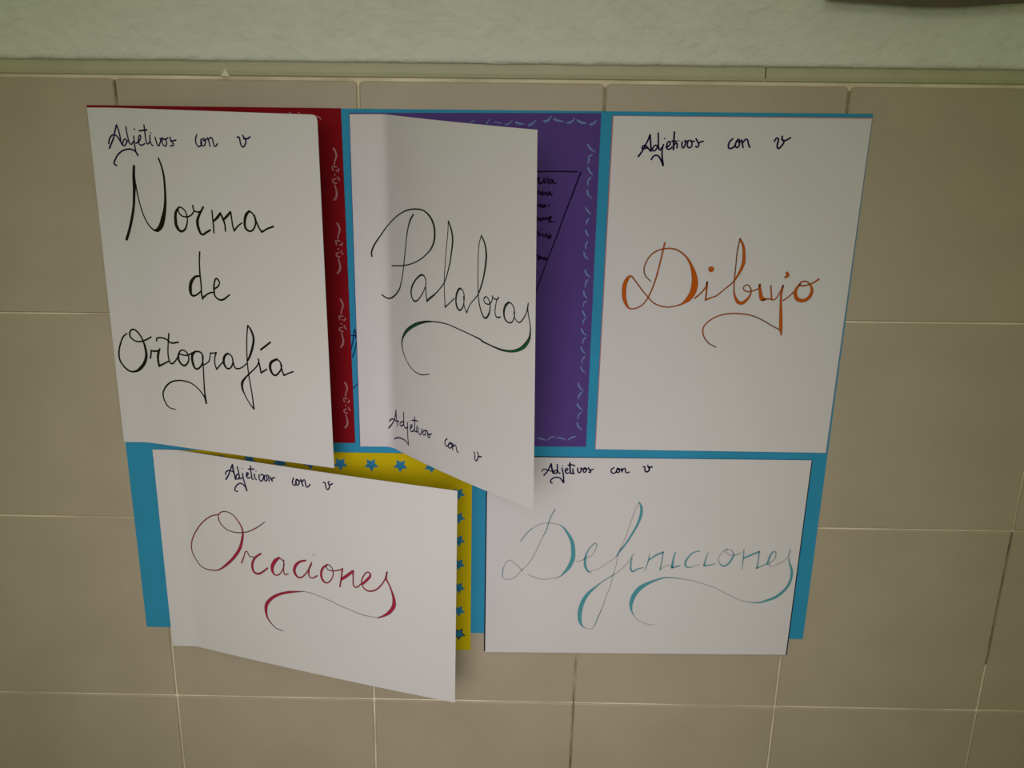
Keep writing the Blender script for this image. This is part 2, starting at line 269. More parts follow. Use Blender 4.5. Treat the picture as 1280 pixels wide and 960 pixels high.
  [4989,722,1172,5186,680,1171,5385,715,1172],
  [5296,1064,1173,5332,1449,1175,5408,1525,1175],
  [5413,830,879],
  [5591,981,1173,5626,1328,1174,5729,1442,1175,5820,1170,1173,5789,978,1173,5891,1053,1173],
  [5988,975,1173,5948,1284,1174,6050,1398,1174,6141,1126,1173,6061,935,1172,5989,1013,1173,6190,1087,1173],
  [6259,931,1172,6315,1123,1173,6419,1276,1174,6398,1392,1174,6297,1355,1174],
  [6366,1161,1173,6561,1080,1173],
  [7844,904,1172,7678,1100,1173,7713,1370,1174,7890,1444,1174,8007,1249,1174],
  [8069,939,1172,8007,1249,1174,8112,1401,1174,8202,1168,1173,8145,976,1172,8049,1055,1173,8273,1089,1173],
  [8318,973,1172,8357,1320,1174],
  [8375,1165,1173,8515,931,1172,8580,1316,1174,8682,1392,1174,8803,1312,1174],
  [9648,796,1172,9747,794,1172,9762,1102,1173,9869,1278,1467,10013,1175,1466,10025,905,1465,9915,676,1464],
  [9999,867,1465,10193,786,1464],
 ]),
 ('definiciones','title','faintpencil','teal',[
  [4300,5031,1190,4064,5711,1044,3927,6352,1046,3815,6996,1048,3507,8050,902,3126,9440,906,2736,10514,910,2310,11223,912,1882,11935,914,1523,12191,915,1133,12114,915,1049,11533,1065,1194,10704,910,1496,10205,909,1757,10447,909,2310,11223,912],
  [2185,8234,1053,2628,7338,1050,3224,6644,897,3878,6393,897,4540,6542,897,4851,6818,1496,5173,7457,2700,5450,8261,3610,5552,9155,4224,5550,9974,4539,5319,10884,3946,5025,11468,2281,4776,11846,1066,4264,12063,762,3645,12156,762,3124,11956,762,2705,11672,761],
  [5764,10258,757,6071,10212,908,6320,9961,1059,6770,9626,755,6979,8968,905,6985,8398,1053,6690,8728,1205,6453,9304,1509,6345,9961,2269,6369,10702,2730,6568,11277,1824,6778,11398,912],
  [6568,11277,684,7229,11018,607,7822,10348,606,8266,9847,756,8499,9270,1811,8874,8448,1956,9284,7307,2098,9593,6257,2538,9731,5376,2977,9699,4662,2376,9554,4230,1186],
  [9532,4309,593,9296,5225,595,9051,6587,598,8759,8125,601,8454,9434,755,8368,10504,606,8204,11583,761,8110,12501,763,7803,14019,767,7631,15039,923,7402,15981,1081,7078,17276,931,6711,17325,620,6386,17071,1550,6211,16514,3558,6180,15488,4625,6355,14380,4300,6692,13531,3522,7088,12936,1987,7534,12343,1068,8181,11666,1065,8626,11161,759,9058,10410,757,9427,9418,906],
  [9342,9829,1209,9293,10489,1667,9402,11231,1975,9752,10977,1366,10106,10847,1062],
  [10450,9401,906,10386,10223,1211,10222,11135,911],
  [10429,10058,1513,10867,9558,1812,11311,9223,1961],
  [11303,9264,1358,11275,10044,1059,11197,11036,1366],
  [11197,11036,911,11587,10616,909,11895,10611,909],
  [12080,9252,1207,11993,10032,1815,11955,10775,2578],
  [11957,10817,1972,12460,10602,1212],
  [13654,9062,1055,13206,9274,1358,12927,9770,1662,12780,10349,2120,12932,10759,1516,13287,10671,909,13685,10458,757],
  [14177,9258,905,14064,9916,1209,13998,10535,1969],
  [14001,10576,1818,14306,10530,1515,14707,10358,908],
  [15379,8870,1054,15045,9243,905,14883,9902,756,15074,10476,1212,15287,10597,1818,15576,10303,1968,15748,9806,1813,15822,9394,1207,15585,8907,904,15282,8953,753],
  [15295,9157,754,15623,9480,755,15978,9433,1056,16319,9181,905],
  [16452,8893,1054,16464,9794,1209,16468,10950,758],
  [16512,9752,1813,16901,9458,1962,17436,9081,1959],
  [17436,9081,1356,17448,9942,1058,17406,10768,1516],
  [17406,10768,1516,17699,10557,1060,17991,10346,1059],
  [18042,10345,1968,18178,9437,1811,18402,9024,1356,18523,9268,1056,18465,9843,907,18145,10343,1059,18369,10587,757,18757,10292,908,19274,9707,906,19409,8844,1204],
  [19373,9664,1057,19470,10239,1664,19652,10897,2578,19694,11728,2737,19556,12566,2745,19247,13243,3057,18775,13842,3063,18278,14146,2453,17878,14364,1688,17357,14373,1074,16721,14213,767,16178,13884,766,15466,13347,765,14812,12853,763,14116,12487,763,13373,12165,762,12638,11968,914,12012,11853,1218,11548,11861,1522,10992,12120,2285,10491,12462,3356,9996,12973,5043,9640,13736,4750,9494,14584,3841,9520,15179,2310,9646,15689,1080,9935,16284,618,10263,16579,619,10856,16871,619,11115,16781,387],
 ]),
 ('purple','doodle','paleblue','',[
  [15486,437,1576,15739,415,1970,15924,285,1050,16077,155,525],
  [16307,328,1969,16564,392,1707,17012,457,657],
  [17270,521,657,17586,499,1708,17834,369,1050,17923,261,525],
  [18119,369,1313,18413,498,1708,18797,541,1314],
  [19182,606,1709,19434,562,1445,19675,367,525],
  [14285,655,1578,14537,590,1578,14847,373,525],
  [13262,505,1577,13518,570,1578,13901,591,526],
  [12438,636,921,12754,549,920,12972,375,525],
  [11544,485,657,12054,550,657],
  [10909,573,789,11159,334,525],
  [9634,509,789,9952,379,525],
  [19059,1719,1323,19265,1938,1457,19661,2114,530],
  [19415,2291,1061,19193,2336,1327,19178,2601,1329,19121,2735,665],
  [19138,3002,1465,19313,3224,1467,19548,3380,534],
  [19364,3537,1203,19181,3717,1204,19198,3987,536],
  [19150,4258,1342,19228,4484,1209,19535,4710,538],
  [19077,5212,674,19219,5394,1485,19527,5623,676],
  [19377,5853,947,19225,6037,1355,19233,6175,678],
  [19157,6546,1359,19303,6777,1224,19440,6870,544],
  [19328,7196,1091,19210,7430,1229,19253,7594,547],
  [19100,7806,1094,19180,8041,1370,19490,8228,548],
  [19264,8892,1376,19377,9106,1515,19723,9295,552],
  [19499,9463,1104,19344,9656,1244,19325,9896,415],
  [19205,10137,1108,19285,10353,1248,19531,10546,417],
  [19477,10764,973,19278,10813,973,19259,11056,696],
  [19208,11325,1255,19322,11544,1256,19536,11739,419],
  [19405,11813,978,19280,11985,979,19289,12133,420],
  [19171,12429,1262,19321,12676,1264,19602,12823,422],
  [19543,12972,985,19347,13122,1126,19328,13371,423],
  [19169,13572,1129,19354,13821,1272,19603,13970,424],
  [19546,14172,991,19349,14324,1133,19330,14576,426],
  [19242,14829,1136,19391,15031,1137,19641,15182,427],
  [19093,15848,1142,19211,16104,1287,19537,16333,429],
  [19404,16437,1289,19206,16619,1434,19186,16877,431],
  [19065,17189,1438,19251,17396,1439,19540,17576,432],
  [19445,17733,865,19211,17917,1010,19190,18179,434],
  [19135,18442,1303,19290,18705,1159,19580,18861,435],
  [15701,19416,1018,16057,19493,1310,16413,19571,728],
  [16590,19596,582,16794,19409,1164,17177,19327,872],
  [17392,19405,1018,17816,19429,1455,18140,19559,582],
  [18387,19558,582,18660,19397,1454,19008,19315,872],
 ]),
 ('purple','note_writing','inkblack','',[
  [14308,3216,934,14954,3211,934,16567,3194,934,18279,3204,1067],
  [18570,3226,1201,17873,4668,1076,17161,6089,949,16925,6645,952,16136,8192,823,15213,10152,832],
  [14848,3861,1339,15004,3681,1338,15196,3636,1337,15224,3524,1336,15135,3726,1338,15303,3883,1339,15493,3770,1338],
  [15615,3590,1337,15691,3860,1339,15845,3679,1338,15905,3567,1337],
  [16135,3634,1337,15979,3769,1338,16081,3881,1339,16270,3768,1338,16296,3633,1337,16337,3813,1339,16567,3880,1339],
  [14936,4494,1344,15254,4289,1342,15229,4493,1344,15451,4357,1343,15581,4356,1343,15459,4538,1344,15715,4447,1343,15809,4356,1343,15948,4560,1344,16036,4355,1343,16134,4355,1343,16174,4536,1344,16302,4491,1344],
  [14895,5131,1348,15156,5130,1348,15283,5039,1348,15355,5221,1349,15511,5038,1348,15585,5244,1349,15742,5083,1348,15810,5152,1349,15649,5221,1349],
  [16082,5119,1618],
  [14991,5957,1355,15148,5772,1353,15188,5979,1355,15379,5817,1354,15420,6025,1355,15640,5794,1353,15712,5955,1355,15902,5793,1353,16006,5931,1354,16100,5816,1353,16293,5746,1353,16202,5907,1354,16108,6023,1355,16373,6068,1355],
  [16616,6067,1491],
  [15504,6487,1087],
  [15016,6651,1360,15314,6673,1360,15355,6882,1361,15580,6742,1360,15752,6927,1362,15942,6741,1360,16052,6996,1362,16241,6810,1361,16312,6926,1362,16152,7019,1362],
  [15006,8149,1371,15299,8006,1370,15376,8289,1372,15467,8053,1370,15574,8241,1372,15701,8099,1371,15775,8288,1372,15933,8099,1370,15974,8287,1372],
 ]),
 ('blue','pen_mark','inkblue','',[
  [6481,7829,845,6688,7861,846],
  [6640,7610,984,6598,7982,988,6520,8432,850],
  [6671,7654,844,6675,7951,846],
  [6695,8040,847,6644,8340,849,6559,8657,852],
  [6539,9861,717,6747,9565,715],
 ]),
 ('red','doodle','dustypink','',[
  [17957,434,788,18268,496,920,18386,603,789],
  [15925,257,656,16017,286,656],
  [16649,251,656,16740,293,656],
  [19291,2187,1326,19437,2384,1328,19486,2604,1197,19342,2871,932,19297,3071,800],
  [19098,3183,800,19448,3203,800],
  [19096,3206,800,19179,3405,935],
  [19632,3313,934,19560,3447,1069,19403,3404,534],
  [19291,3650,1337],
  [19508,3760,803,19655,3961,804],
  [19372,3873,670,19113,3920,938,19167,4077,1072,19388,4120,939],
  [19253,4233,939,19336,4435,940,19383,4706,1480,19304,4933,1616,19134,5071,1213],
  [19307,6396,1290,19450,6593,1291,19494,6820,1157,19354,7090,886,19308,7295,751],
  [19112,7408,751,19456,7429,751],
  [19110,7431,751,19195,7631,889],
  [19645,7539,888,19571,7675,1026,19417,7630,479],
  [19303,7883,1301],
  [19519,7994,753,19663,8199,754],
  [19387,8108,617,19129,8157,891,19184,8316,1029,19398,8357,892],
  [19266,8476,893,19351,8678,894,19393,8957,1446,19320,9185,1586,19146,9324,1173],
  [19286,10883,1252,19426,11080,1254,19472,11308,1116,19329,11582,908,19290,11787,769],
  [19096,11901,770,19435,11918,770],
  [19095,11921,770,19175,12126,910],
  [19614,12034,910,19546,12172,981,19389,12124,490],
  [19280,12376,1262],
  [19493,12492,772,19634,12698,773],
  [19359,12606,632,19109,12653,913,19166,12815,984,19377,12858,914],
  [19243,12973,915,19324,13180,916,19374,13458,1411,19293,13688,1554,19130,13829,1131],
  [19338,16055,1216,19476,16254,1217,19517,16479,1075,19385,16753,861,19338,16959,718],
  [19154,17074,719,19480,17092,719],
  [19153,17095,719,19229,17301,864],
  [19658,17205,863,19589,17340,1008,19441,17300,504],
  [19337,17549,1225],
  [19542,17662,721,19681,17869,722],
  [19413,17777,577,19170,17826,866,19222,17987,1011,19425,18027,867],
  [19302,18143,867,19378,18352,868,19424,18629,1377,19348,18861,1524,19189,18999,1089],
 ]),
]

random.seed(4)
COL = scn.collection.objects

# ------------------------------------------------------------------ materials
def material(name, col, rough=0.8, spec=0.3, var=0.0, vscale=20.0, bump=0.0, bscale=200.0, col2=None, dist=0.001, detail=4.0):
    m = bpy.data.materials.new(name)
    m.use_nodes = True
    nt = m.node_tree
    b = nt.nodes['Principled BSDF']
    b.inputs['Base Color'].default_value = (*col, 1)
    b.inputs['Roughness'].default_value = rough
    b.inputs['Specular IOR Level'].default_value = spec
    tc = nt.nodes.new('ShaderNodeNewGeometry')
    if var or col2:
        n = nt.nodes.new('ShaderNodeTexNoise')
        n.inputs['Scale'].default_value = vscale; n.inputs['Detail'].default_value = 3.0
        nt.links.new(tc.outputs['Position'], n.inputs['Vector'])
        r = nt.nodes.new('ShaderNodeValToRGB')
        c2 = col2 or tuple(c * (1 - var) for c in col)
        r.color_ramp.elements[0].position = 0.35; r.color_ramp.elements[1].position = 0.65
        r.color_ramp.elements[0].color = (*c2, 1); r.color_ramp.elements[1].color = (*col, 1)
        nt.links.new(n.outputs['Fac'], r.inputs['Fac'])
        nt.links.new(r.outputs['Color'], b.inputs['Base Color'])
    if bump:
        n = nt.nodes.new('ShaderNodeTexNoise')
        n.inputs['Scale'].default_value = bscale; n.inputs['Detail'].default_value = detail
        nt.links.new(tc.outputs['Position'], n.inputs['Vector'])
        bp = nt.nodes.new('ShaderNodeBump')
        bp.inputs['Strength'].default_value = bump; bp.inputs['Distance'].default_value = dist
        nt.links.new(n.outputs['Fac'], bp.inputs['Height'])
        nt.links.new(bp.outputs['Normal'], b.inputs['Normal'])
    return m

M_TILE = material('tile_glaze', (0.385, 0.33, 0.235), 0.42, 0.35, var=0.07, vscale=14, bump=0.25, bscale=260, dist=0.0006)
M_GROUT = material('grout', (0.74, 0.67, 0.48), 0.95, 0.1, col2=(0.50, 0.43, 0.29), vscale=16, bump=0.4, bscale=500)
M_DIRT = material('dirty_grout', (0.12, 0.09, 0.055), 0.95, 0.1, col2=(0.30, 0.25, 0.16), vscale=40)
M_PLASTER = material('plaster', (0.62, 0.63, 0.54), 0.95, 0.1, var=0.05, vscale=30, bump=0.8, bscale=110, dist=0.0035, detail=5)
M_TRIM = material('glazed_trim', (0.40, 0.385, 0.25), 0.5, 0.3, var=0.08, vscale=25, bump=0.2, bscale=200)
M_PAPER = material('white_paper', (0.575, 0.555, 0.545), 0.9, 0.15, var=0.02, vscale=12, bump=0.05, bscale=900, dist=0.0003)
M_BLUE = material('blue_card', (0.030, 0.255, 0.41), 0.85, 0.08, var=0.08, vscale=18)
M_RED = material('red_card', (0.21, 0.004, 0.008), 0.8, 0.08, var=0.15, vscale=14)
M_PURPLE = material('purple_card', (0.083, 0.046, 0.195), 0.85, 0.08, var=0.12, vscale=14)
M_PINK = material('pink_card', (0.40, 0.17, 0.17), 0.85, 0.2)
M_YELLOW = material('yellow_card', (0.53, 0.41, 0.003), 0.85, 0.08, var=0.08, vscale=14)
M_DARK = material('dark_card', (0.012, 0.018, 0.03), 0.85, 0.2)
M_STAR = material('star_blue', (0.03, 0.20, 0.34), 0.85, 0.08, var=0.2, vscale=60)
M_POSTER = material('poster_brown', (0.12, 0.10, 0.07), 0.9, 0.2, var=0.25, vscale=40)
M_CHIP = material('plaster_chip', (0.72, 0.68, 0.50), 0.9, 0.1)
INKS = {
    'navy': (0.010, 0.008, 0.045), 'black': (0.010, 0.008, 0.003), 'darkgreen': (0.018, 0.025, 0.014),
    'green': (0.006, 0.085, 0.028), 'brown': (0.15, 0.060, 0.020), 'orange': (0.42, 0.085, 0.004),
    'pencil': (0.115, 0.075, 0.065), 'lightpencil': (0.30, 0.27, 0.25), 'faintpencil': (0.36, 0.345, 0.34),
    'crimson': (0.30, 0.018, 0.040), 'teal': (0.065, 0.27, 0.30), 'paleblue': (0.13, 0.19, 0.36),
    'inkblack': (0.010, 0.004, 0.025), 'inkblue': (0.006, 0.030, 0.11), 'dustypink': (0.34, 0.16, 0.17)}
M_INK = {k: material('ink_' + k, v, 0.85, 0.1) for k, v in INKS.items()}

# ------------------------------------------------------------------ helpers
def make(name, verts, faces, mat, parent=None, loc=None, smooth=False):
    """one mesh object; verts are world coordinates, stored relative to loc"""
    base = Vector(loc) if loc is not None else (parent_loc(parent) if parent else Vector((0, 0, 0)))
    me = bpy.data.meshes.new(name)
    me.from_pydata([tuple(Vector(v) - base) for v in verts], [], faces)
    me.materials.append(mat)
    if smooth:
        for p in me.polygons: p.use_smooth = True
    me.update()
    o = bpy.data.objects.new(name, me)
    COL.link(o)
    if parent:
        o.parent = parent
        o.location = base - parent_loc(parent)
    else:
        o.location = base
    return o

def parent_loc(p):
    v = Vector((0, 0, 0))
    while p:
        v += Vector(p.location); p = p.parent
    return v

def tag(o, label=None, cat=None, group=None, kind=None):
    if label: o['label'] = label
    if cat: o['category'] = cat
    if group: o['group'] = group
    if kind: o['kind'] = kind
    return o

def catmull(pts, step):
    """smooth polyline through (x, y, w) points"""
    if len(pts) < 3: return pts
    P = [pts[0]] + pts + [pts[-1]]
    if math.dist(pts[0][:2], pts[-1][:2]) < 1e-9:
        P = [pts[-2]] + pts + [pts[1]]
    out = []
    for i in range(1, len(P) - 2):
        a, b, c, d = P[i-1], P[i], P[i+1], P[i+2]
        # centripetal-ish: shorten tangents to chord length to avoid overshoot
        L = math.dist(b[:2], c[:2])
        def tan(p, q, r):
            t = ((r[0]-p[0]), (r[1]-p[1])); l = math.hypot(*t) or 1e-9
            return (t[0]/l*L, t[1]/l*L)
        t1, t2 = tan(a, b, c), tan(b, c, d)
        n = max(2, min(14, int(L / step)))
        for k in range(n):
            t = k / n; t_2 = t*t; t_3 = t_2*t
            h1 = 2*t_3-3*t_2+1; h2 = t_3-2*t_2+t; h3 = -2*t_3+3*t_2; h4 = t_3-t_2
            out.append((h1*b[0]+h2*t1[0]+h3*c[0]+h4*t2[0], h1*b[1]+h2*t1[1]+h3*c[1]+h4*t2[1], b[2]+(c[2]-b[2])*t))
    out.append(P[-2])
    return out

def ribbon(verts, faces, pts, surf, lift, W, H, wmul=1.0, wsub=0.0, wmin=0.0, runs=None):
    """pen stroke: pts are (x, y, width) in metres on the sheet, with round ends"""
    if len(pts) == 1:
        x, y, w = pts[0]; pts = [(x - w*.02, y, w), (x + w*.02, y, w)]
    P = catmull(pts, 0.0012)
    # run of widths
    Q = [(x, y, max(0.0, w*wmul - wsub + 0.00030)) for x, y, w in P]
    i = 0
    while i < len(Q):
        if Q[i][2] <= wmin: i += 1; continue
        j = i
        while j + 1 < len(Q) and Q[j+1][2] > wmin: j += 1
        seg = Q[i:j+1]; i = j + 1
        if len(seg) < 2: continue
        if runs is not None:
            verts, faces = [], []
            runs.append((verts, faces))
        L, R = [], []
        for k, (x, y, w) in enumerate(seg):
            a = seg[max(0, k-1)]; b = seg[min(len(seg)-1, k+1)]
            dx, dy = b[0]-a[0], b[1]-a[1]; l = math.hypot(dx, dy) or 1e-9
            nx, ny = -dy/l, dx/l
            L.append((x+nx*w/2, y+ny*w/2)); R.append((x-nx*w/2, y-ny*w/2))
        def cap(c, e, w, sgn):
            dx, dy = c[0]-e[0], c[1]-e[1]; l = math.hypot(dx, dy) or 1e-9
            ux, uy = dx/l, dy/l
            return [(c[0]+(math.cos(t)*ux - math.sin(t)*uy)*w/2, c[1]+(math.cos(t)*uy + math.sin(t)*ux)*w/2)
                    for t in (-1.57, -0.8, 0.0, 0.8, 1.57)]
        base = len(verts)
        for l_, r_ in zip(L, R):
            for q in (l_, r_):
                verts.append(surf(min(max(q[0], 0.0), W), min(max(q[1]/H, 0), 1), lift))
        for k in range(len(seg)-1):
            a = base + 2*k
            faces.append((a, a+1, a+3, a+2))
        for c, e, w in ((seg[0], seg[1], seg[0][2]), (seg[-1], seg[-2], seg[-1][2])):
            cp = cap(c, e, w, 1); b0 = len(verts)
            for q in cp: verts.append(surf(min(max(q[0], 0.0), W), min(max(q[1]/H, 0), 1), lift))
            faces.append(tuple(range(b0, b0+5)))

# ------------------------------------------------------------------ the tiled wall
def lin(ab, t): return ab[0] + ab[1]*t
rows, cols = DATA['rows'], DATA['cols']
def row(i):
    if i < 0: return [rows[0][0] - 0.2*i, rows[0][1]]
    if i < len(rows): return rows[i]
    return [rows[-1][0] - 0.2*(i-len(rows)+1), rows[-1][1]]
def colm(j):
    if j < 0: return [cols[0][0] + 0.2*j, cols[0][1]]
    if j < len(cols): return cols[j]
    return [cols[-1][0] + 0.2*(j-len(cols)+1), cols[-1][1]]
def cross(i, j):
    r, c = row(i), colm(j)
    z = (r[0] + r[1]*c[0]) / (1 - r[1]*c[1]); x = c[0] + c[1]*z
    return x, z
C0, C1, R1 = -5, 10, 7
zb = 0.0
def box(x0, x1, y0, y1, z0, z1):
    v = [(x, y, z) for x in (x0, x1) for y in (y0, y1) for z in (z0, z1)]
    f = [(0,1,3,2), (4,6,7,5), (0,4,5,1), (2,3,7,6), (0,2,6,4), (1,5,7,3)]
    return v, f
v, f = box(-1.4, 1.9, 0.0016, 0.12, 0.0, 1.506)
wall = make('wall_back', v, f, M_GROUT, loc=(0, 0.05, 0))
tag(wall, 'beige tiled wall with light grout', kind='structure')

def rounded(c, inset, r, n=2):
    """rounded quad outline from 4 corners (clockwise from top left)"""
    out = []
    cx = sum(p[0] for p in c)/4; cz = sum(p[1] for p in c)/4
    q = []
    for (x, z), (sx, sz) in zip(c, ((-1, 1), (1, 1), (1, -1), (-1, -1))):
        q.append((x - sx*inset, z - sz*inset, sx, sz))
    angs = {(-1, 1): 180, (1, 1): 90, (1, -1): 0, (-1, -1): 270}
    for x, z, sx, sz in q:
        ox, oz = x - sx*r, z - sz*r
        a0 = angs[(sx, sz)]
        for k in range(n+1):
            a = math.radians(a0 - 90*k/n)
            out.append((ox + r*math.cos(a), oz + r*math.sin(a)))
    return out

for i in range(0, R1+1):
    for j in range(C0, C1):
        c = [cross(i, j), cross(i, j+1), cross(i+1, j+1), cross(i+1, j)]
        if c[2][1] < 0.0: c[2] = (c[2][0], 0.002); c[3] = (c[3][0], 0.002)
        if c[0][1] - c[3][1] < 0.03: continue
        g = 0.0009
        push = random.uniform(-0.00025, 0.00025)
        rr = 0.0035 if i == 0 else 0.0014
        A = rounded(c, g, rr); B = rounded(c, g, rr); D = rounded(c, g+0.0009, rr*0.8)
        n = len(A)
        vs = [(x, 0.004, z) for x, z in A] + [(x, 0.0009+push, z) for x, z in B] + [(x, 0.0+push, z) for x, z in D]
        fs = []
        for a, b in ((0, n), (n, 2*n)):
            for k in range(n):
                k2 = (k+1) % n
                fs.append((a+k, a+k2, b+k2, b+k))
        fs.append(tuple(range(2*n, 3*n)))
        make('tile', vs, fs, M_TILE, parent=wall, loc=(c[3][0], 0.0, c[3][1]))

# dark, dirty joints beside the lower middle and lower right tiles
for j, z0, z1, w in ((2, 0.62, 1.02, 0.0018), (4, 0.955, 1.10, 0.0020), (0, 1.40, 1.497, 0.0018), (3, 1.455, 1.497, 0.0022), (2, 1.455, 1.497, 0.0016)):
    n = 26; vs = []; fs = []
    for k in range(n+1):
        z = z0 + (z1-z0)*k/n; x = lin(colm(j), z) + random.uniform(-0.0002, 0.0002); ww = w*random.uniform(0.35, 1.0)
        vs += [(x-ww/2, 0.0009, z), (x+ww/2, 0.0009, z), (x-ww/2, 0.0018, z), (x+ww/2, 0.0018, z)]
    for k in range(n):
        a = 4*k; fs += [(a, a+1, a+5, a+4), (a+2, a, a+4, a+6), (a+1, a+3, a+7, a+5)]
    tag(make('joint_dirt', vs, fs, M_DIRT, parent=wall), 'dark brown dirt in the joint')

# trim course above the tiles: long rounded pieces
zt, zo = DATA['strip_top'], DATA['strip_bot']
def trim_piece(x0, x1, parent):
    prof = [(0.0, 0.006), (0.0006, 0.0008), (0.0018, 0.0), (0.50, -0.0006), (0.9, 0.0006), (1.0, 0.006)]
    prof = [(0.0, 0.008), (0.02, 0.0012), (0.10, 0.0), (0.35, -0.0004), (0.70, 0.0002), (1.05, 0.0010), (1.3, 0.0012), (1.3, 0.008)]
    n = 8; vs = []; fs = []; m = len(prof)
    for k in range(n+1):
        x = x0 + (x1-x0)*k/n
        a, b = lin(zo, x), lin(zt, x)
        for t, y in prof: vs.append((x, y, a + (b-a)*t))
    for k in range(n):
        for q in range(m-1):
            a = k*m+q; fs.append((a, a+m, a+m+1, a+1))
    fs.append(tuple(range(m))); fs.append(tuple(range(n*m, n*m+m))[::-1])
    return make('trim_tile', vs, fs, M_TRIM, parent=parent)
v, f = box(-1.4, 1.9, 0.0035, 0.05, 1.49, 1.54)
trim = make('trim_1', v, f, M_DIRT, loc=(0, 0.02, 1.5))
tag(trim, 'pale cream trim course between tiles and plaster', kind='structure')
xs = [-1.4, -1.0, DATA['jx'][0]-0.8, DATA['jx'][0], DATA['jx'][0]+0.8, 1.9]
for a, b in zip(xs[:-1], xs[1:]):
    trim_piece(a+0.0005, b-0.0005, trim)

# plaster above, its lower lip proud of the trim and slightly uneven
nx, prof = 330, [(-0.0002, 0.006), (-0.0004, 0.0), (0.0004, -0.0016), (0.0018, -0.0026), (0.004, -0.0028), (0.008, -0.0024), (0.02, -0.002)] 
prof += [(0.02 + 0.02*k, -0.002) for k in range(1, 9)] + [(0.9, -0.002), (1.2, -0.002)]
from mathutils import noise
vs = []; fs = []; m = len(prof)
for k in range(nx+1):
    x = -1.4 + 3.3*k/nx
    zz = lin(zt, x) + 0.0006*noise.noise((x*30, 0, 0)) + 0.0003*noise.noise((x*120, 3, 0))
    for q, (dz, y) in enumerate(prof):
        yy = y + (0.0007*noise.noise((x*25, dz*60, 5)) if q > 1 else 0)
        vs.append((x, yy, zz + dz))
for k in range(nx):
    for q in range(m-1):
        a = k*m+q; fs.append((a, a+m, a+m+1, a+1))
pl = make('wall_back_plaster', vs, fs, M_PLASTER, loc=(0, 0, 1.52), smooth=True)
tag(pl, 'rough whitewashed plaster above the trim', kind='structure')

cx, cy, cz = DATA['chip']
ch = make('plaster_chip', [(cx-0.0038, -0.0002, cz-0.0028), (cx+0.0038, -0.0002, cz-0.0032), (cx+0.0002, -0.0004, cz+0.0032), (cx-0.0005, -0.0042, cz-0.0024), (cx, 0.001, cz-0.001)],
          [(0, 1, 3), (1, 2, 3), (2, 0, 3), (0, 2, 4), (2, 1, 4), (1, 0, 4)], M_CHIP, parent=trim)
tag(ch, 'small white plaster crumb on the trim')

v, f = box(-1.4, 1.9, -2.4, 0.12, -0.06, 0.0)
fl = make('floor', v, f, material('floor_terrazzo', (0.32, 0.30, 0.26), 0.6, 0.3, var=0.3, vscale=60), loc=(0, -1, -0.03))
tag(fl, 'grey terrazzo floor', kind='structure')

# ------------------------------------------------------------------ flat coloured cards
def card_surf(q, h):
    def s(u, v, lift=0.0):
        b = ((1-u)*(1-v), u*(1-v), u*v, (1-u)*v)
        return (sum(w*p[0] for w, p in zip(b, q)), -h-lift, sum(w*p[1] for w, p in zip(b, q)))
    return s
def sheet_mesh(surf, nu, nv, th, vl=None):
    """front and back grids with a closed rim"""
    vs, fs = [], []
    for lift in (0.0, -th):
        for j in range(nv+1):
            for i in range(nu+1): vs.append(surf(i/nu, vl[j] if vl else j/nv, lift))
    n = (nu+1)*(nv+1)
    def id(i, j, b): return b*n + j*(nu+1) + i
    for j in range(nv):
        for i in range(nu):
            fs.append((id(i, j, 0), id(i, j+1, 0), id(i+1, j+1, 0), id(i+1, j, 0)))
            fs.append((id(i, j, 1), id(i+1, j, 1), id(i+1, j+1, 1), id(i, j+1, 1)))
    def rim(a, b, c, d):
        k = len(vs); vs.extend([vs[a], vs[b], vs[c], vs[d]]); fs.append((k, k+1, k+2, k+3))
    for i in range(nu):
        rim(id(i, 0, 0), id(i+1, 0, 0), id(i+1, 0, 1), id(i, 0, 1))
        rim(id(i+1, nv, 0), id(i, nv, 0), id(i, nv, 1), id(i+1, nv, 1))
    for j in range(nv):
        rim(id(0, j+1, 0), id(0, j, 0), id(0, j, 1), id(0, j+1, 1))
        rim(id(nu, j, 0), id(nu, j+1, 0), id(nu, j+1, 1), id(nu, j, 1))
    return vs, fs

CARDS = {
    'blue': ('backing_card', M_BLUE, 'large sky-blue cardboard backing glued on the tiled wall behind all the sheets'),
    'red': ('red_card', M_RED, 'dark red card with pale curly doodles, behind the sheet reading Norma de Ortografía'),
    'purple': ('purple_card', M_PURPLE, 'purple card with pale blue dash border, behind the sheet reading Palabras'),
    'pink': ('pink_card', M_PINK, 'pink card, only its edge showing behind the sheet reading Dibujo'),
    'yellow': ('yellow_card', M_YELLOW, 'yellow card bordered with blue stars, behind the sheet reading Oraciones'),
    'dark': ('dark_card', M_DARK, 'dark card, only its edge showing behind the sheet reading Definiciones'),
}
OBJ, SURF, DIM = {}, {}, {}
for k, (nm, mat, lab) in CARDS.items():
    d = DATA['cards'][k]; q = d['q']
    s = card_surf(q, d['h'])
    W = math.dist(q[0], q[1]); H = math.dist(q[0], q[3])
    vs, fs = sheet_mesh(s, 2, 2, 0.0005)
    o = make(nm, vs, fs, mat, loc=s(0, 0))
    tag(o, lab, 'card')
    OBJ[k] = o; DIM[k] = (W, H)
    SURF[k] = (lambda s, W: (lambda x, v, lift: s(x/W, v, lift)))(s, W)

